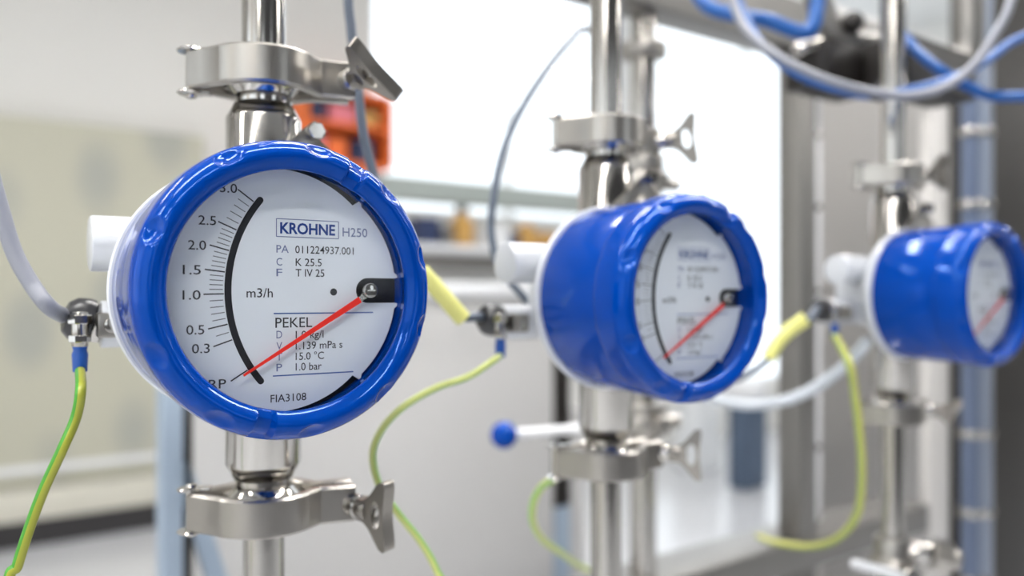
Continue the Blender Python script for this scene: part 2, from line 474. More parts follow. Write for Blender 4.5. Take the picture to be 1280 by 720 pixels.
# ============================================================ RACK FRAME (Y ~ 0.8)
r = empty('rack_frame', (0, .8, 0), 0, 'square steel tube frame with beams running behind the meters', 'frame')
def fr(nm, x0, x1, y0, y1, z0, z1, m=SATIN):
    bm = bmesh.new(); box(bm, ((x0 + x1) / 2, (y0 + y1) / 2, (z0 + z1) / 2), (x1 - x0, y1 - y0, z1 - z0), .003); return fin(nm, bm, m, r)
fr('beam', -.6, 1.625, 0, .06, 1.703, 1.783)
fr('beam', -.6, 1.545, 0, .09, .845, .895)
fr('post', 1.146, 1.191, .004, .049, .895, 1.703)
fr('post', 1.146, 1.191, .004, .049, 0, .845)
fr('post', 1.548, 1.612, .0, .02, 0, 1.703, PANELST)
fr('post', -.60, -.55, .07, .12, 0, 1.9)
fr('tray', .85, 1.545, .005, .30, .60, .62, STEEL)
# bright tube beside the middle post
bm = bmesh.new()
tt = empty('conduit_pipe', (1.272, .872, 0), 0, 'bright slim upright pipe just right of the middle frame post', 'pipe')
cyl(bm, (0, 0, .896), (0, 0, 1.69), .017, 20); fin('pipe_body', bm, mat('bright_white_enamel', (0.9, 0.9, 0.92), 0.3), tt)
for z in (1.02, 1.30, 1.45, 1.58):
    bm = bmesh.new(); cyl(bm, (0, 0, z), (0, 0, z + .012), .0192, 20, .002); fin('collar', bm, STEEL, tt)

# right hand dark column with its conduits
r = empty('machine_column', (1.765, .84, 0), 0, 'tall dark bronze column at the right edge of the frame', 'column')
bm = bmesh.new(); box(bm, (.05, .015, 1.2), (.10, .03, 2.4), .004); fin('column_post', bm, BROWN, r)
bm = bmesh.new(); box(bm, (.62, .03, 1.2), (.94, .03, 2.4), .006); fin('cover_panel', bm, BROWN, r)
bm = bmesh.new(); box(bm, (.125, .01, 1.2), (.02, .02, 2.4), .003); fin('trim_strip', bm, SATIN, r)
cl = [0]
for px, rad, m, lb in ((1212, .017, mat('blue_conduit', (0.13, 0.165, 0.25), 0.3, metal=0.4), 'deep blue upright conduit, left one on the dark column'),
                       (1228, .018, TUBEB, 'blue grey upright conduit, right one on the dark column')):
    p = ray_y(px, 400, .80)
    t = empty('conduit', (p.x, .80, 0), 0, lb, 'conduit', 'conduits on the dark column')
    bm = bmesh.new(); cyl(bm, (0, 0, 0), (0, 0, 2.4), rad, 24); fin('conduit_tube', bm, m, t)
    for py in (150, 240, 526, 624, 708):
        f = p.x * SN + .8 * CS
        z = EYE - (py - 352) / 1000 * f
        bm = bmesh.new(); cyl(bm, (0, 0, z - .009), (0, 0, z + .009), rad + .004, 24, .003)
        cyl(bm, (rad + .002, -.006, z), (rad + .014, -.006, z), .006, 12, .001)
        fin('saddle_clip', bm, STEEL, t)

# ============================================================ FLOW METERS
def text_bm(s, bold=False):
    cu = bpy.data.curves.new('t', 'FONT'); cu.body = s; cu.size = 1.0; cu.resolution_u = 3
    cu.offset = 0.028 if bold else 0.004
    ob = bpy.data.objects.new('t', cu); COL.objects.link(ob)
    dg = bpy.context.evaluated_depsgraph_get(); dg.update()
    me = bpy.data.meshes.new_from_object(ob.evaluated_get(dg))
    bpy.data.objects.remove(ob); bpy.data.curves.remove(cu)
    return me
def put_text(bm, s, x0, x1, zc, h, y, bold=False, mi=0):
    me = text_bm(s, bold)
    xs = [v.co.x for v in me.vertices]; zs = [v.co.y for v in me.vertices]
    ax, bx, az, bz = min(xs), max(xs), min(zs), max(zs)
    sx = (x1 - x0) / (bx - ax)
    # scale height by the cap height (0.73 of size one), keep descenders below
    sz = h / 0.70
    vm = [bm.verts.new(((x0 + (v.co.x - ax) * sx) / 1000, y, (zc - h / 2 + v.co.y * sz) / 1000)) for v in me.vertices]
    for p in me.polygons:
        try:
            f = bm.faces.new([vm[i] for i in p.vertices]); f.material_index = mi
        except ValueError: pass
    bpy.data.meshes.remove(me)
def quad(bm, pts, y, mi=0):
    f = bm.faces.new([bm.verts.new((x / 1000, y, z / 1000)) for x, z in pts]); f.material_index = mi
def line(bm, a, b, wd, y, mi=0):
    a, b = Vector(a), Vector(b); d = (b - a).normalized(); n = Vector((-d.y, d.x)) * wd / 2
    quad(bm, [tuple(a - n), tuple(b - n), tuple(b + n), tuple(a + n)], y, mi)

YD = 0.019          # dial face depth behind the bezel front
PIV = (41.6, 0.0)
def pol(rad, deg): return (PIV[0] + rad * math.cos(R(deg)), PIV[1] + rad * math.sin(R(deg)))

def make_meter():
    root = empty('flow_meter')
    # --- bezel ring with scallops and two notches
    prof = [(.0690, .0300), (.0706, .0290), (.0712, .0270), (.0712, .0230), (.0712, .0190), (.0712, .0150), (.0711, .0120), (.0709, .0100),
            (.0706, .0085), (.0700, .0068), (.0692, .0052), (.0682, .0037), (.0670, .0024), (.0656, .0013), (.0642, .0006), (.0628, .0004), (.0614, .0007),
            (.0602, .0014), (.0592, .0022), (.0583, .0030), (.0576, .0037), (.0570, .0044), (.0566, .0054), (.0568, .0070), (.0576, .0100), (.0584, .0140), (.0590, .0180), (.0592, .0240)]
    fine = []
    for i in range(len(prof) - 1):
        a, b = prof[i], prof[i + 1]
        n = max(1, int(math.hypot(b[0] - a[0], b[1] - a[1]) / .0012))
        for k in range(n): fine.append((a[0] + (b[0] - a[0]) * k / n, a[1] + (b[1] - a[1]) * k / n))
    fine.append(prof[-1])
    dents = [81, 118, 158, 205, 239, 276, 311, 344, 14.5, 46]
    notches = [63, 256]
    N = 420
    bm = bmesh.new(); rings = []
    cs = [Vector((.0745 * math.cos(R(a)), -.0030, .0745 * math.sin(R(a)))) for a in dents]
    RS = .0115
    for k in range(N):
        th = 2 * PI * k / N; row = []
        for rr, y in fine:
            yy, r2 = y, rr
            for nt in notches:
                da = abs((math.degrees(th) - nt + 180) % 360 - 180)
                if da < 4.2 and y < .012:
                    s_ = 1 if da < 3.2 else (4.2 - da)
                    s_ = max(0, min(1, s_)); s_ = s_ * s_ * (3 - 2 * s_)
                    yy = y + .0034 * s_ * (1 - y / .012); r2 = rr - (-.0 + .0022 * s_ if rr > .062 else 0)
            p = Vector((r2 * math.cos(th), yy, r2 * math.sin(th)))
            for c_ in cs:
                d_ = p - c_
                if d_.length < RS: p = c_ + d_.normalized() * RS
            row.append(bm.verts.new(p))
        rings.append(row)
    for k in range(N):
        a, b = rings[k], rings[(k + 1) % N]
        for i in range(len(fine) - 1): bm.faces.new((a[i], b[i], b[i + 1], a[i + 1]))
    fin('bezel', bm, BLUE, root, 50)
    # --- blue body
    bm = bmesh.new()
    rev(bm, (0, 0, 0), (0, 1, 0), [(.024, .0600), (.0285, .0686), (.030, .0690), (.089, .0684), (.0925, .0678), (.0940, .0665)], 128)
    fin('housing', bm, BLUE, root)
    # --- silver back
    bm = bmesh.new()
    rev(bm, (0, 0, 0), (0, 1, 0), [(.0938, .0660), (.0945, .0692), (.0960, .0700), (.0985, .0698), (.103, .0670), (.112, .0570), (.120, .0470), (.128, .0400), (.136, .036), (.158, .034), (.160, .032)], 96)
    fin('back_housing', bm, HOUS, root)
    bm = bmesh.new()
    bm2 = bm
    cyl(bm, (-.075, .129, .026), (-.005, .129, .026), .0155, 40, .0015); fin('port_stub', bm, HOUS, root)
    # --- recess and dial
    bm = bmesh.new(); cyl(bm, (0, .0236, 0), (0, .026, 0), .0592, 64); fin('recess_plate', bm, BLACK, root)
    out = []
    def rad(d):
        d = d % 360
        if d > 180: d -= 360
        a = abs(d)
        if 51.5 < a < 92: return .0586 - .0040 * (92 - a) / 40.5
        if 8 < a < 48: return .0574
        if 48 <= a <= 51.5: return .0586
        return .0588
    degs = [6.6 + k * (360 - 13.2) / 260 for k in range(261)]
    ex = []
    for d in degs:
        ex.append((rad(d) * math.cos(R(d)), rad(d) * math.sin(R(d))))
    slot = [(x / 1000, z / 1000) for x, z in [(57, -6.4)] + [(41.9 + 6.4 * math.cos(R(a)), 6.4 * math.sin(R(a))) for a in range(270, 89, -12)] + [(57, 6.4)]]
    prism(bm := bmesh.new(), ex + slot, YD, YD + .001)
    dial = fin('dial_plate', bm, DIAL, root, 25)
    y = YD - .00012
    # scale band
    bm = bmesh.new()
    n = 48
    a0, a1 = 141.8, 218.6
    L_, R_ = [], []
    for k in range(n + 1):
        d = a0 + (a1 - a0) * k / n
        L_.append(pol(70.9, d)); R_.append(pol(67.7, d))
    va = [bm.verts.new((x / 1000, y, z / 1000)) for x, z in L_]; vb = [bm.verts.new((x / 1000, y, z / 1000)) for x, z in R_]
    for k in range(n): bm.faces.new((va[k], va[k + 1], vb[k + 1], vb[k]))
    for d in (a0, a1):
        cx, cz = pol(69.3, d)
        bm.faces.new([bm.verts.new(((cx + 1.6 * math.cos(R(t))) / 1000, y - .00002, (cz + 1.6 * math.sin(R(t))) / 1000)) for t in range(0, 360, 20)])
    fin('scale_band', bm, BLACK, dial, recalc=False)
    bm = bmesh.new()
    maj = [143.9, 156.7, 165.0, 173.2, 181.4, 192.9, 199.0]
    for d in maj + [212.0]: line(bm, pol(71.2, d), pol(80.2, d), .62, y)
    for i in range(6):
        nn = 5 if i < 5 else 2
        for k in range(1, nn):
            d = maj[i] + (maj[i + 1] - maj[i]) * k / nn
            line(bm, pol(71.6, d), pol(77.6, d), .42, y, 1)
    fin('scale_ticks', bm, [INK, INKG], dial, recalc=False)
    bm = bmesh.new()
    for s, cx, cz in (('3.0', -27.4, 47.6), ('2.5', -36.9, 32.1), ('2.0', -41.3, 20.6), ('1.5', -43.6, 9.3), ('1.0', -43.7, -2.2), ('0.5', -42.1, -18.1), ('0.3', -39.7, -26.7), ('RP', -32.4, -43.4)):
        bm = bmesh.new(); put_text(bm, s, cx - 3.9, cx + 3.9, cz, 4.3, y); fin('scale_numeral', bm, INK, dial, recalc=False)
    bm = bmesh.new(); put_text(bm, 'm3/h', -19.2, -6.8, -1.2, 4.4, y); fin('unit_print', bm, INK, dial, recalc=False)
    bm = bmesh.new()
    for a, b in (((-5.1, 34.5), (26.2, 34.5)), ((26.2, 34.5), (26.2, 25.9)), ((26.2, 25.9), (-5.1, 25.9)), ((-5.1, 25.9), (-5.1, 34.5))):
        line(bm, a, b, .42, y, 1)
    put_text(bm, 'KROHNE', -3.3, 24.4, 30.2, 5.2, y, True, 0)
    put_text(bm, 'H250', 28.3, 41.6, 29.5, 4.5, y, False, 1)
    fin('maker_logo', bm, [INKB, INKL], dial, recalc=False)
    bm = bmesh.new()
    for s, zc in (('PA', 20.0), ('C', 13.8), ('F', 8.6), ('D', -21.3), ('V', -26.8), ('T', -32.0), ('P', -37.2)):
        put_text(bm, s, -5.1, -5.1 + (6.0 if s == 'PA' else 2.8), zc, 3.7, y, False, 1)
    for s, x0_, x1_, zc in (('011224937.001', 4.1, 34.2, 20.0), ('K 25.5', 4.3, 17.4, 13.8), ('T IV 25', 4.3, 18.8, 8.6),
                            ('1.0 kg/l', 4.3, 18.4, -21.6), ('1.139 mPa s', 4.3, 28.2, -27.0), ('15.0 \u00b0C', 4.3, 18.6, -32.2), ('1.0 bar', 4.3, 17.4, -37.3)):
        put_text(bm, s, x0_, x1_, zc, 3.7, y)
    put_text(bm, 'PEKEL', -5.6, 12.6, -15.6, 4.9, y)
    put_text(bm, 'FIA3108', -7.9, 9.6, -52.0, 3.7, y)
    line(bm, (-6.4, -11.2), (44.7, -11.3), .6, y, 2); line(bm, (-6.8, -41.2), (34.0, -41.2), .6, y, 2)
    bm.faces.new([bm.verts.new(((23.6 + 1.8 * math.cos(R(t))) / 1000, y, (-.8 + 1.8 * math.sin(R(t))) / 1000)) for t in range(0, 360, 15)])
    fin('dial_print', bm, [INK, INKL, mat('mid_blue_print', (0.05, 0.11, 0.34), 0.6)], dial, recalc=False)
    # needle
    yn = YD - .0035
    bm = bmesh.new()
    a, b = Vector((-21.4, -39.9)), Vector((36.4, -4.6)); d = (b - a).normalized(); n_ = Vector((-d.y, d.x))
    prism(bm, [(p.x / 1000, p.y / 1000) for p in (a - n_ * .55, b - n_ * 1.6, b + n_ * 1.6, a + n_ * .55)], yn, yn + .0005)
    needle = fin('needle', bm, RED, root)
    bm = bmesh.new()
    a, b = b, Vector(PIV)
    prism(bm, [(p.x / 1000, p.y / 1000) for p in (a - n_ * 1.2, b - n_ * 2.4, b + n_ * 2.4, a + n_ * 1.2)], yn + .0002, yn + .0009)
    fin('needle_arm', bm, STEEL, needle)
    bm = bmesh.new(); cyl(bm, (PIV[0] / 1000, yn - .0022, 0), (PIV[0] / 1000, .0236, 0), .0037, 24, .0005)
    box(bm, (PIV[0] / 1000, yn - .0022, 0), (.0044, .0004, .0007)); fin('pivot_screw', bm, STEEL, needle)
    # glass
    bm = bmesh.new(); cyl(bm, (0, .0085, 0), (0, .0100, 0), .0569, 96); fin('glass', bm, GLASS, root)
    # --- measuring tube with cones and ferrules, axis at (tx, ty)
    tx, ty = TUBE
    T = lambda z: (tx, ty, z)
    bm = bmesh.new()
    prof = [(0, .0255), (.0045, .0255), (.0075, .0200), (.0120, .0165), (.0170, .0165), (.0175, .0172), (.0255, .0215), (.0265, .0220), (.1300, .0220)]
    full = prof + [(.2600 - t, r_) for t, r_ in prof[::-1]][1:]
    rev(bm, T(-.130), T(.130), full, 64); fin('measuring_tube', bm, STEEL, root)
    bm = bmesh.new(); cyl(bm, (tx * .6, .125, 0), (tx, ty, 0), .030, 40); fin('tube_neck', bm, HOUS, root)
    # --- gland boss, terminal and cable gland at the lower left
    gy = .145
    bm = bmesh.new(); cyl(bm, (-.068, gy, -.019), (-.025, gy, -.019), .0135, 36, .001); fin('gland_boss', bm, HOUS, root)
    g = Vector((-.067, gy, -.019)); gd = Vector((-1, -.05, .25)).normalized()
    bm = bmesh.new(); hexnut(bm, g, g + gd * .006, .0125); gland = fin('cable_gland', bm, STEEL, root)
    bm = bmesh.new(); rev(bm, g + gd * .006, g + gd * .03, [(0, .0125), (.003, .0130), (.009, .0120), (.0130, .0085), (.0140, .005)], 18); fin('gland_cap', bm, BLACKP, gland)
    bm = bmesh.new(); box(bm, (-.0645, gy - .0175, -.019), (.014, .012, .0135), .0012); tb = fin('terminal_block', bm, CAST, root)
    bm = bmesh.new(); cyl(bm, (-.0645, gy - .0255, -.019), (-.0645, gy - .0225, -.019), .0042, 20, .0006); fin('screw', bm, STEEL, tb)
    bm = bmesh.new(); cyl(bm, (-.0795, gy - .0175, -.0305), (-.0795, gy - .0175, -.0115), .0042, 20, .0008)
    hexnut(bm, (-.0795, gy - .0175, -.018), (-.0795, gy - .0175, -.013), .0058)
    hexnut(bm, (-.0795, gy - .0175, -.028), (-.0795, gy - .0175, -.024), .0055)
    fin('earth_stud', bm, STEEL, root)
    # --- lug with bolt on top of the housing back
    bm = bmesh.new()
    M3 = Matrix.Rotation(R(-40), 3, 'Y')
    box(bm, (.028, .100, .083), (.046, .005, .011), .0016, M3); box(bm, (.052, .101, .078), (.040, .0035, .012), .0012, Matrix.Rotation(R(38), 3, 'Y'))
    box(bm, (.036, .100, .070), (.050, .012, .012), .002)
    lug = fin('retaining_lug', bm, CAST, root)
    bm = bmesh.new(); hexnut(bm, (.041, .0975, .0945), (.041, .0915, .0945), .0052); fin('lug_bolt', bm, STEEL, lug)
    return root

ROT = R(-2)
CP = [(.1330, .361, 1.302), (.4100, .3615, 1.2975), (.8335, .361, 1.300)]
PP = [Vector((.1560, .484, 0)), Vector((.4351, .484, 0)), Vector((.8447, .484, 0))]
# tube axis in meter space
off = Vector((PP[0].x - CP[0][0], PP[0].y - CP[0][1]))
TUBE = (off.x * math.cos(ROT) + off.y * math.sin(ROT), -off.x * math.sin(ROT) + off.y * math.cos(ROT))
m1 = make_meter()
labs = ['nearest round blue flow meter with sharp readable dial and red needle',
        'middle round blue flow meter seen at an angle, slightly blurred dial',
        'farthest blue flow meter at the right edge, strongly blurred']
for i in range(3):
    o = m1 if i == 0 else copy_tree(m1)
    o.location = CP[i]; o.rotation_euler = (0, 0, ROT)
    tag(o, labs[i], 'flow meter', 'blue flow meters in a row')
    px = CP[i][0] + TUBE[0] * math.cos(ROT) - TUBE[1] * math.sin(ROT); py = CP[i][1] + TUBE[0] * math.sin(ROT) + TUBE[1] * math.cos(ROT)
    PP[i] = Vector((px, py, CP[i][2]))

def mw(i, x, y, z):
    c, s = math.cos(ROT), math.sin(ROT)
    return Vector((CP[i][0] + x * c - y * s, CP[i][1] + x * s + y * c, CP[i][2] + z))

# ============================================================ PIPES AND CLAMPS
ZC = .1305     # clamp height above / below the meter centre
def pipe(name, x, y, z0, z1, rad, lb, ferr_at, grp, m=STEEL):
    o = empty(name, (x, y, z0), 0, lb, 'pipe', grp)
    L = z1 - z0
    bm = bmesh.new()
    if ferr_at == 'low':   # pipe above a clamp: ferrule at its foot
        pr = [(0, .0255), (.0045, .0255), (.0075, .0190), (.0115, rad), (L, rad)]
    elif ferr_at == 'high':
        pr = [(0, rad), (L - .0115, rad), (L - .0075, .0190), (L - .0045, .0255), (L, .0255)]
    else: pr = [(0, rad), (L, rad)]
    rev(bm, (0, 0, 0), (0, 0, L), pr, 48); fin('pipe_body', bm, m, o)
    return o
nm_ = ['nearest', 'middle', 'farthest']
for i in range(3):
    p = PP[i]
    pipe('riser_pipe', p.x, p.y, p.z + ZC + .0002, RZ, .0128, 'polished steel pipe rising above the %s blue meter' % nm_[i], 'low', 'steel pipes above the meters')
    pipe('drop_pipe', p.x, p.y, 0, p.z - ZC - .0002, .0123, 'polished steel pipe running down below the %s blue meter' % nm_[i], 'high', 'steel pipes below the meters')

def arc_shell(bm, a0, a1, ri, ro, h, n=40):
    """bevelled half band, angles measured in the clamp's own plane"""
    b = .0018
    sec = [(ri, -h + b), (ri + b, -h), (ro - b, -h), (ro, -h + b), (ro, h - b), (ro - b, h), (ri + b, h), (ri, h - b), (ri - .003, h * .45), (ri - .003, -h * .45)]
    rr = []
    for k in range(n + 1):
        t = R(a0 + (a1 - a0) * k / n)
        rr.append([bm.verts.new((r_ * math.cos(t), r_ * math.sin(t), z)) for r_, z in sec])
    m = len(sec)
    for k in range(n):
        for j in range(m): bm.faces.new((rr[k][j], rr[k][(j + 1) % m], rr[k + 1][(j + 1) % m], rr[k + 1][j]))
    bm.faces.new(rr[0][::-1]); bm.faces.new(rr[-1])

def wing_outline(n=48):
    # u along the bolt, w along the wings; T-like loop
    key = [(-.004, 0), (-.004, .0062), (.002, .0068), (.0075, .0105), (.013, .0170), (.0165, .0205), (.0200, .0210), (.0212, .0190), (.0208, .0130), (.0200, .006),
           (.0196, 0), (.0200, -.006), (.0208, -.0130), (.0212, -.0190), (.0200, -.0210), (.0165, -.0205), (.013, -.0170), (.0075, -.0105), (.002, -.0068), (-.004, -.0062)]
    pts = []
    K = len(key)
    for i in range(K):
        a, b, c, d = [Vector(key[(i + j) % K]) for j in (-1, 0, 1, 2)]
        for k in range(3):
            t = k / 3
            pts.append(0.5 * ((2 * b) + (c - a) * t + (2 * a - 5 * b + 4 * c - d) * t * t + (3 * b - a - 3 * c + d) * t ** 3))
    return [(p.x, p.y) for p in pts]
WO = wing_outline()
def wing_hole(ol):
    res = []
    for u, w_ in ol:
        t = math.atan2(w_, (u - .0125) * 1.6)
        res.append((.0130 + .0040 * math.cos(t), .0085 * math.sin(t)))
    return res
WH = wing_hole(WO)

def clamp(i, z, lb, bolt_az, bolt_el, roll, flip=1, hinge_az=192, lug_az=38):
    """two part band clamp; azimuths are about the pipe, picture-right = 0"""
    base = -math.degrees(YAW)         # picture-right in world azimuth
    o = empty('pipe_clamp', (PP[i].x, PP[i].y, PP[i].z + z), R(base), lb, 'clamp', 'steel band clamps on the pipes')
    h = .0112
    ri, ro = .0258, .0325
    ha, la = hinge_az, lug_az
    def band(path, th, hh):
        bm = bmesh.new(); P = [Vector((x, y)) for x, y in path]; rr = []; bv = .0014
        sec = [(0, -hh + bv), (bv, -hh), (th - bv, -hh), (th, -hh + bv), (th, hh - bv), (th - bv, hh), (bv, hh), (0, hh - bv)]
        for k, p_ in enumerate(P):
            d_ = (P[min(k + 1, len(P) - 1)] - P[max(k - 1, 0)]).normalized(); n_ = Vector((d_.y, -d_.x))
            rr.append([bm.verts.new((p_.x + n_.x * u, p_.y + n_.y * u, z_)) for u, z_ in sec])
        m_ = len(sec)
        for k in range(len(rr) - 1):
            for j in range(m_): bm.faces.new((rr[k][j], rr[k][(j + 1) % m_], rr[k + 1][(j + 1) % m_], rr[k + 1][j]))
        bm.faces.new(rr[0][::-1]); bm.faces.new(rr[-1])
        return bm
    e = Vector((math.cos(R(la)), math.sin(R(la)), 0)); tn = Vector((math.sin(R(la)), -math.cos(R(la)), 0))   # towards the viewer side
    hd = Vector((math.cos(R(ha)), math.sin(R(ha)), 0)); hn = Vector((-math.sin(R(ha)), math.cos(R(ha)), 0))
    def pt(v_): return (v_.x, v_.y)
    def arcp(a0, a1, n=26): return [(ri * math.cos(R(a0 + (a1 - a0) * k / n)), ri * math.sin(R(a0 + (a1 - a0) * k / n))) for k in range(n + 1)]
    st_ = hd * .0385 + hn * .0015
    en1, en2 = e * .0300 + tn * .0062, e * .0530 + tn * .0056
    fpath = [pt(st_), pt(hd * .030 + hn * .0085)] + arcp(ha + 38, 360 + la - 34) + [pt(en1), pt((en1 + en2) / 2), pt(en2)]
    bm = band(fpath, .0068, h)
    arc_shell(bm, ha + 10, 360 + la - 16, .0205, .0268, .0072)
    fin('front_band', bm, CAST, o)
    bm = band([pt(en2 - tn * .0112), pt(en1 - tn * .0124)] + arcp(la + 34, ha - 38) + [pt(hd * .030 - hn * .0085), pt(hd * .0385 - hn * .0015)], .0066, h * .94)
    arc_shell(bm, la + 16, ha - 10, .0205, .0268, .0072)
    fin('rear_band', bm, CAST, o)
    bm = bmesh.new()
    hp = hd * .0415
    for s in (-1, 1):
        rev(bm, hp + Vector((0, 0, s * .0118)), hp + Vector((0, 0, s * .0142)), [(0, .0078), (.0008, .0082), (.0018, .0070), (.0022, .0035), (.0036, .0030), (.0040, .0018)], 24)
        box(bm, hd * .0365 + Vector((0, 0, s * .0125)), (.0125, .0100, .0018), .0006, Matrix.Rotation(R(ha), 3, 'Z'))
    cyl(bm, hp - Vector((0, 0, .0145)), hp + Vector((0, 0, .0145)), .0032, 18)
    fin('hinge_pin', bm, STEEL, o)
    # swing bolt
    bd = Vector((math.cos(R(bolt_az)) * math.cos(R(bolt_el)), math.sin(R(bolt_az)) * math.cos(R(bolt_el)), math.sin(R(bolt_el))))
    bo = e * .0450
    bm = bmesh.new(); cyl(bm, bo - bd * .012, bo + bd * .0340, .0033, 20, .0006)
    rev(bm, bo + bd * .0110, bo + bd * .030, [(0, .0068), (.001, .0072), (.008, .0072), (.009, .0062), (.014, .0060)], 24)
    fin('swing_bolt', bm, STEEL, o)
    # wing nut
    side = bd.cross(Vector((0, 0, 1))).normalized(); up = side.cross(bd).normalized()
    wv = (up * math.cos(R(roll)) + side * math.sin(R(roll))); nv = bd.cross(wv)
    M = Matrix(((bd.x, nv.x, wv.x, 0), (bd.y, nv.y, wv.y, 0), (bd.z, nv.z, wv.z, 0), (0, 0, 0, 1)))
    M = Matrix.Translation(bo + bd * .0245) @ M
    bm = bmesh.new(); prism(bm, WO, -.0042, .0042, M, WH)
    es = [e_ for e_ in bm.edges if e_.is_valid and len(e_.link_faces) == 2 and e_.calc_face_angle(0) > 1.2]
    bmesh.ops.bevel(bm, geom=es, offset=.0009, segments=2, affect='EDGES')
    cyl(bm, bo + bd * .0185, bo + bd * .0285, .0066, 24, .0008)
    fin('wing_nut', bm, WINGST, o, 40)
    return o
clamp(0, ZC, 'sharp steel band clamp with tilted wing nut above the nearest meter', -48, 0, 52, lug_az=24)
clamp(0, -ZC, 'sharp steel band clamp with upright wing nut below the nearest meter', -38, -4, 4, lug_az=20)
clamp(1, ZC, 'steel band clamp above the middle meter with open winged nut', -6, 4, 0, lug_az=42)
clamp(1, -ZC, 'steel band clamp below the middle meter beside the blue ball lever', -14, 0, -12, lug_az=36)
clamp(2, ZC, 'blurred steel band clamp above the farthest meter', 8, 14, 20, lug_az=40)
clamp(2, -ZC, 'blurred steel band clamp below the farthest meter', -10, -4, 50, lug_az=36)

# second row pipe between the two beams
bx, by = .818, .835
f2 = bx * SN + by * CS
def z2(py): return EYE - (py - 352) / 1000 * f2
o = empty('rear_pipe', (bx, by, .895), 0, 'steel pipe with valves standing on the lower beam behind the middle meter', 'pipe')
bm = bmesh.new(); cyl(bm, (0, 0, 0), (0, 0, 1.703 - .895), .0185, 40); fin('pipe_body', bm, STEEL, o)
def zz(py): return z2(py) - .895
for a_, b_, rr in ((40, 56, .034), (178, 200, .030), (232, 250, .028), (486, 500, .033), (540, 556, .031)):
    bm = bmesh.new(); cyl(bm, (0, 0, zz(b_)), (0, 0, zz(a_)), rr, 36, .003)
    if a_ in (40, 178, 540):
        for az in (0, 180, 90, 270):
            v = camdir(az) * (rr * .80); cyl(bm, (v.x, v.y, zz(b_) - .004), (v.x, v.y, zz(a_) + .004), .005, 12, .001)
    fin('coupling', bm, CAST, o)
for py in (214, 512):
    bm = bmesh.new(); ball(bm, (0, 0, zz(py)), .031, 32, 20)
    v = camdir(-60)
    cyl(bm, v * .02 + Vector((0, 0, zz(py))), v * .046 + Vector((0, 0, zz(py))), .013, 24, .002)
    v2 = camdir(10) ; cyl(bm, v2 * .02 + Vector((0, 0, zz(py))), v2 * .055 + Vector((0, 0, zz(py))), .010, 20, .002)
    fin('valve_body', bm, CAST, o)
# blue ball lever on the lower valve
pb = ray_f(630, 528, 1.0)
st = Vector((bx, by, z2(514)))
o = empty('valve_lever', tuple(st), 0, 'white lever with blue ball knob poking out left of the middle pipe', 'lever')
d = (pb - st)
bm = bmesh.new(); cyl(bm, d.normalized() * .030, d * .93, .0065, 20, .001); fin('lever_rod', bm, WHITE, o)
bm = bmesh.new(); ball(bm, d, .0172); fin('ball_knob', bm, BLUE, o)

# lower valve set on the far pipe
p = PP[2]; f3 = p.x * SN + p.y * CS
def z3(py): return EYE - (py - 352) / 1000 * f3
zv = z3(694)
o = empty('ball_valve', (p.x, p.y, zv), 0, 'blurred steel ball valve with lever low on the farthest pipe', 'valve')
bm = bmesh.new(); ball(bm, (0, 0, 0), .0245); cyl(bm, (0, 0, -.035), (0, 0, .035), .019, 32, .002); fin('valve_body', bm, CAST, o)
v = camdir(-80); bm = bmesh.new(); cyl(bm, v * .018, v * .036, .011, 24, .002); hexnut(bm, v * .036, v * .041, .006); fin('valve_stem', bm, STEEL, o)
bm = bmesh.new(); a = camdir(-80) * .030 + camdir(180) * .006; b = camdir(-95) * .034 + camdir(180) * .055 + Vector((0, 0, .017)); tube(bm, [a, b], .0055, 16); fin('lever', bm, WHITE, o)
zs = z3(672)
o = empty('side_fitting', (p.x, p.y, zs), 0, 'bright steel side branch with nut right of the farthest pipe', 'fitting')
v = camdir(-14, 0)
bm = bmesh.new(); cyl(bm, v * .012, v * .040, .0125, 28, .002); fin('branch', bm, STEEL, o)
bm = bmesh.new(); vv = v + Vector((0, 0, -.22)); vv.normalize(); hexnut(bm, v * .040, v * .040 + vv * .020, .0185); cyl(bm, v * .040 + vv * .02, v * .040 + vv * .028, .011, 20, .001); fin('branch_nut', bm, CAST, o)

# dark pipework above the far meter
o = empty('pipe_manifold', (0, 0, 0), 0, 'dark horizontal pipe manifold with elbows above the farthest meter', 'manifold')
pts = [ray_f(1015, -60, 1.02), ray_f(1022, -20, 1.02), ray_f(1034, 14, 1.02), ray_f(1056, 34, 1.02), ray_f(1090, 42, 1.02), ray_f(1140, 52, 1.02), ray_f(1190, 60, 1.02)]
bm = bmesh.new(); tube(bm, pts, .017, 20); fin('elbow_pipe', bm, SATIN, o)
pts = [ray_f(1120, -60, 1.05), ray_f(1120, 45, 1.05)]
bm = bmesh.new(); tube(bm, pts, .012, 20); fin('branch_pipe', bm, SATIN, o)
pts = [ray_f(1208, -60, 1.08), ray_f(1210, 10, 1.08), ray_f(1206, 60, 1.08), ray_f(1190, 84, 1.06)]
bm = bmesh.new(); tube(bm, pts, .020, 20); fin('elbow_pipe', bm, SATIN, o)
bm = bmesh.new(); a = ray_f(1040, 74, 1.0); box(bm, a, (.11, .06, .055), .006); fin('junction_body', bm, BROWN, o)
bm = bmesh.new(); a = ray_f(1150, 76, 1.0); box(bm, a, (.16, .06, .06), .006); fin('junction_body', bm, BROWN, o)
bm = bmesh.new(); a = ray_f(1066, 12, 1.0); ball(bm, a, .014, 20, 12); fin('bolt_head', bm, BROWN, o)
bm = bmesh.new(); cyl(bm, ray_f(995, 48, .96), ray_f(1026, 38, .96), .0085, 20, .001); fin('bright_stub', bm, STEEL, o)

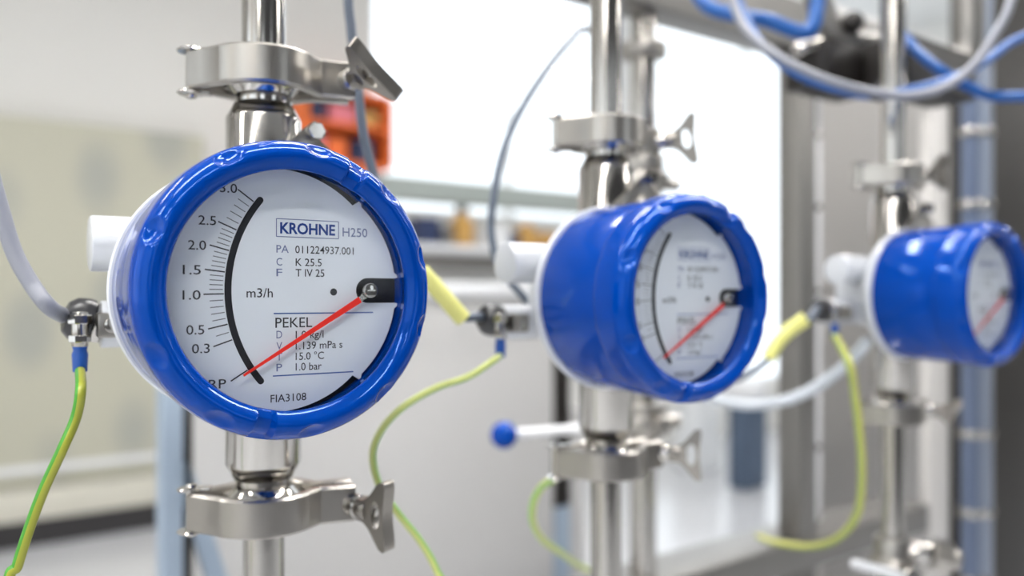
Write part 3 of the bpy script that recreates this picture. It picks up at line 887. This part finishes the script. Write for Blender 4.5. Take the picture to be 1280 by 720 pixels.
# ============================================================ CABLES AND WIRES
def cable(name, pts, rad, m, lb, cat='cable', grp=None, stripe=None, seg=16):
    o0 = Vector(pts[0])
    bm = bmesh.new(); tube(bm, [Vector(q) - o0 for q in pts], rad, seg, 12, stripe)
    o = fin(name, bm, m); o.location = o0; tag(o, lb, cat, grp); return o
gdir = Vector((-1, -.05, .25)).normalized()
def gland_tip(i, t=.019): 
    c, s = math.cos(ROT), math.sin(ROT)
    g = mw(i, -.067, .145, -.019); d = Vector((gdir.x * c - gdir.y * s, gdir.x * s + gdir.y * c, gdir.z))
    return g + d * t, d
g1, dg = gland_tip(0)
F = ray_f
cable('signal_cable', [g1, F(62, 368, .42), F(40, 340, .42), F(18, 300, .42), F(2, 250, .42), F(-14, 190, .42), F(-30, 100, .43), F(-40, -20, .44), F(-45, -300, .46)], .0042, CABLEG,
      'pale grey cable curving up at the left edge from the nearest meter', 'cable', 'grey signal cables')
g2, dg = gland_tip(1)
cable('signal_cable', [F(430, -400, .57), F(434, -60, .56), F(439, 20, .56), F(447, 90, .56), F(456, 160, .56), F(480, 240, .56), F(515, 305, .565), F(548, 348, .57), F(575, 378, .575), g2], .0034, CABLED,
      'blue grey cable hanging behind the upper wing nut of the nearest meter', 'cable', 'grey signal cables')
g3, dg = gland_tip(2)
cable('signal_cable', [F(740, -200, .95), F(742, 0, .90), F(724, 22, .84), F(690, 62, .78), F(655, 115, .74), F(630, 170, .72), F(618, 225, .71), F(614, 275, .71), F(625, 318, .71), F(650, 350, .72), F(700, 400, .76), F(800, 450, .80), F(900, 462, .82), F(955, 438, .83), F(985, 400, .83), F(1010, 384, .825), g3], .0036, CABLED,
      'slim grey cable arching down in front of the bright window to the middle meter', 'cable', 'grey signal cables')
cable('grey_hose', [F(1085, 410, .84), F(1062, 436, .86), F(1035, 458, .88), F(1005, 476, .90), F(975, 486, .92), F(930, 490, .94), F(880, 480, .98)], .0064, mat('pale_hose', (0.55, 0.59, 0.64), 0.4),
      'thick pale grey hose sagging left from beneath the farthest meter', 'hose')

def sleeve(a, b, rad, lb, parent=None):
    a, b = Vector(a), Vector(b); L = (b - a).length
    bm = bmesh.new(); rev(bm, (0, 0, 0), b - a, [(0, rad * .8), (.001, rad), (L - .001, rad), (L, rad * .8)], 20)
    o = fin('cable_marker', bm, YTAG); o.location = a; tag(o, lb, 'cable marker', 'yellow cable markers')
sleeve(F(526, 322, .566), F(580, 384, .575), .0062, 'yellow marker sleeve on the cable between the nearest and middle meters')
def bent_sleeve(pts, rad, lb):
    o0 = Vector(pts[0]); bm = bmesh.new(); tube(bm, [Vector(q) - o0 for q in pts], rad, 18, 8)
    o = fin('cable_marker', bm, YTAG); o.location = o0; tag(o, lb, 'cable marker', 'yellow cable markers')
bent_sleeve([F(960, 432, .83), F(972, 412, .83), F(988, 396, .83), F(1008, 382, .825)], .0075, 'curved yellow marker sleeve on the cable left of the farthest meter')

def ferrule(i, root_, d=Vector((0, 0, -1))):
    p = mw(i, -.0795, .145 - .0175, -.031)
    bm = bmesh.new(); rev(bm, p + Vector((0, 0, .003)) - root_, p + d * .014 - root_, [(0, .0030), (.003, .0044), (.006, .0036), (.008, .0042), (.0165, .0036)], 18)
    return bm, p + d * .011
FM = [WG, WY]; FM2 = [WG2, WY2]
def earth(i, pts, lb, mats, rad=.0026, name='earth_wire'):
    p = mw(i, -.0795, .145 - .0175, -.031)
    q = p + Vector((0, 0, -.012))
    o = cable(name, [q] + pts, rad, mats, lb, 'wire', 'green and yellow earth wires', stripe=.55)
    bm = bmesh.new(); rev(bm, (0, 0, .0155), (0, 0, -.002), [(0, .0026), (.002, .0040), (.005, .0034), (.007, .0041), (.0165, .0036)], 18)
    fin('ferrule', bm, FERR, o)
earth(0, [F(101, 470, .405), F(95, 505, .405), F(78, 545, .40), F(55, 595, .40), F(38, 640, .40), F(22, 690, .40), F(8, 745, .40), F(0, 1100, .42), F(0, 1600, .5)],
      'sharp green and yellow wire hanging at the left of the nearest meter', FM)
earth(1, [F(615, 436, .56), F(585, 455, .55), F(545, 469, .54), F(505, 492, .53), F(478, 520, .53), F(466, 552, .53), F(474, 590, .53), F(497, 625, .53), F(525, 660, .53), F(545, 695, .53), F(556, 735, .53), F(565, 900, .55), F(560, 1200, .6)],
      'pale green wire in an S curve between the nearest and middle meters', FM2, .0024)
earth(2, [F(1062, 440, .80), F(1069, 480, .81), F(1076, 540, .82), F(1077, 590, .84), F(1070, 630, .87), F(1045, 658, .92), F(1010, 667, .98), F(970, 662, 1.05), F(948, 654, 1.12)],
      'blurred olive green wire drooping below the farthest meter to the beam', [mat('olive_green_insulation', (0.33, 0.42, 0.09), 0.4), mat('olive_yellow_insulation', (0.55, 0.54, 0.14), 0.4)], .0040)
cable('earth_wire', [F(694, 582, .665), F(678, 592, .70), F(667, 612, .72), F(666, 636, .74), F(678, 658, .78), F(700, 674, .84), F(722, 690, .95), F(745, 700, 1.02)], .0034, FM2,
      'short pale green wire curling under the middle lower clamp', 'wire', 'green and yellow earth wires', .55)

# hose loops at the upper right
cable('looped_cable', [F(900, -80, .86), F(918, -8, .84), F(940, 30, .82), F(985, 62, .80), F(1040, 86, .79), F(1100, 101, .79), F(1150, 102, .79), F(1190, 88, .79), F(1222, 60, .79), F(1245, 25, .79), F(1262, -10, .79), F(1275, -80, .8)], .0046, CABLEG,
      'grey cable hanging in a wide loop across the upper right', 'cable', 'looped cables at upper right')
cable('looped_cable', [F(908, -80, .90), F(926, -8, .88), F(955, 44, .85), F(1000, 78, .83), F(1055, 98, .82), F(1100, 104, .82), F(1140, 96, .82), F(1190, 82, .84), F(1230, 62, .86), F(1262, 38, .88), F(1300, 15, .9), F(1360, -60, .95)], .0046, CABLEB,
      'bright blue cable hanging beneath the grey loop at upper right', 'cable', 'looped cables at upper right')
cable('looped_cable', [F(1090, -60, 1.0), F(1118, 10, .95), F(1142, 44, .90), F(1170, 68, .88), F(1198, 86, .88), F(1232, 102, .88), F(1262, 105, .88), F(1320, 98, .9), F(1420, 60, 1.0)], .0058, CABLEB,
      'thick blue cable dipping right, under the grey loop beside the dark column', 'cable', 'looped cables at upper right')
cable('blue_hose', [F(850, -70, .98), F(880, -12, .96), F(925, 4, .93), F(960, 10, .925), F(1000, 24, .92), F(1018, 12, .92), F(1026, -60, .93)], .0085, CABLEB,
      'thick blue hose lying along the upper beam', 'hose')
bm = bmesh.new(); cyl(bm, (-.004, 0, 0), (.004, 0, 0), .0075, 20, .001); box(bm, (0, 0, .008), (.004, .004, .010), .0005)
o = fin('cable_tie', bm, BLACKP); o.location = F(1097, 102, .80); tag(o, 'small black tie holding the grey and blue loops together', 'cable tie')
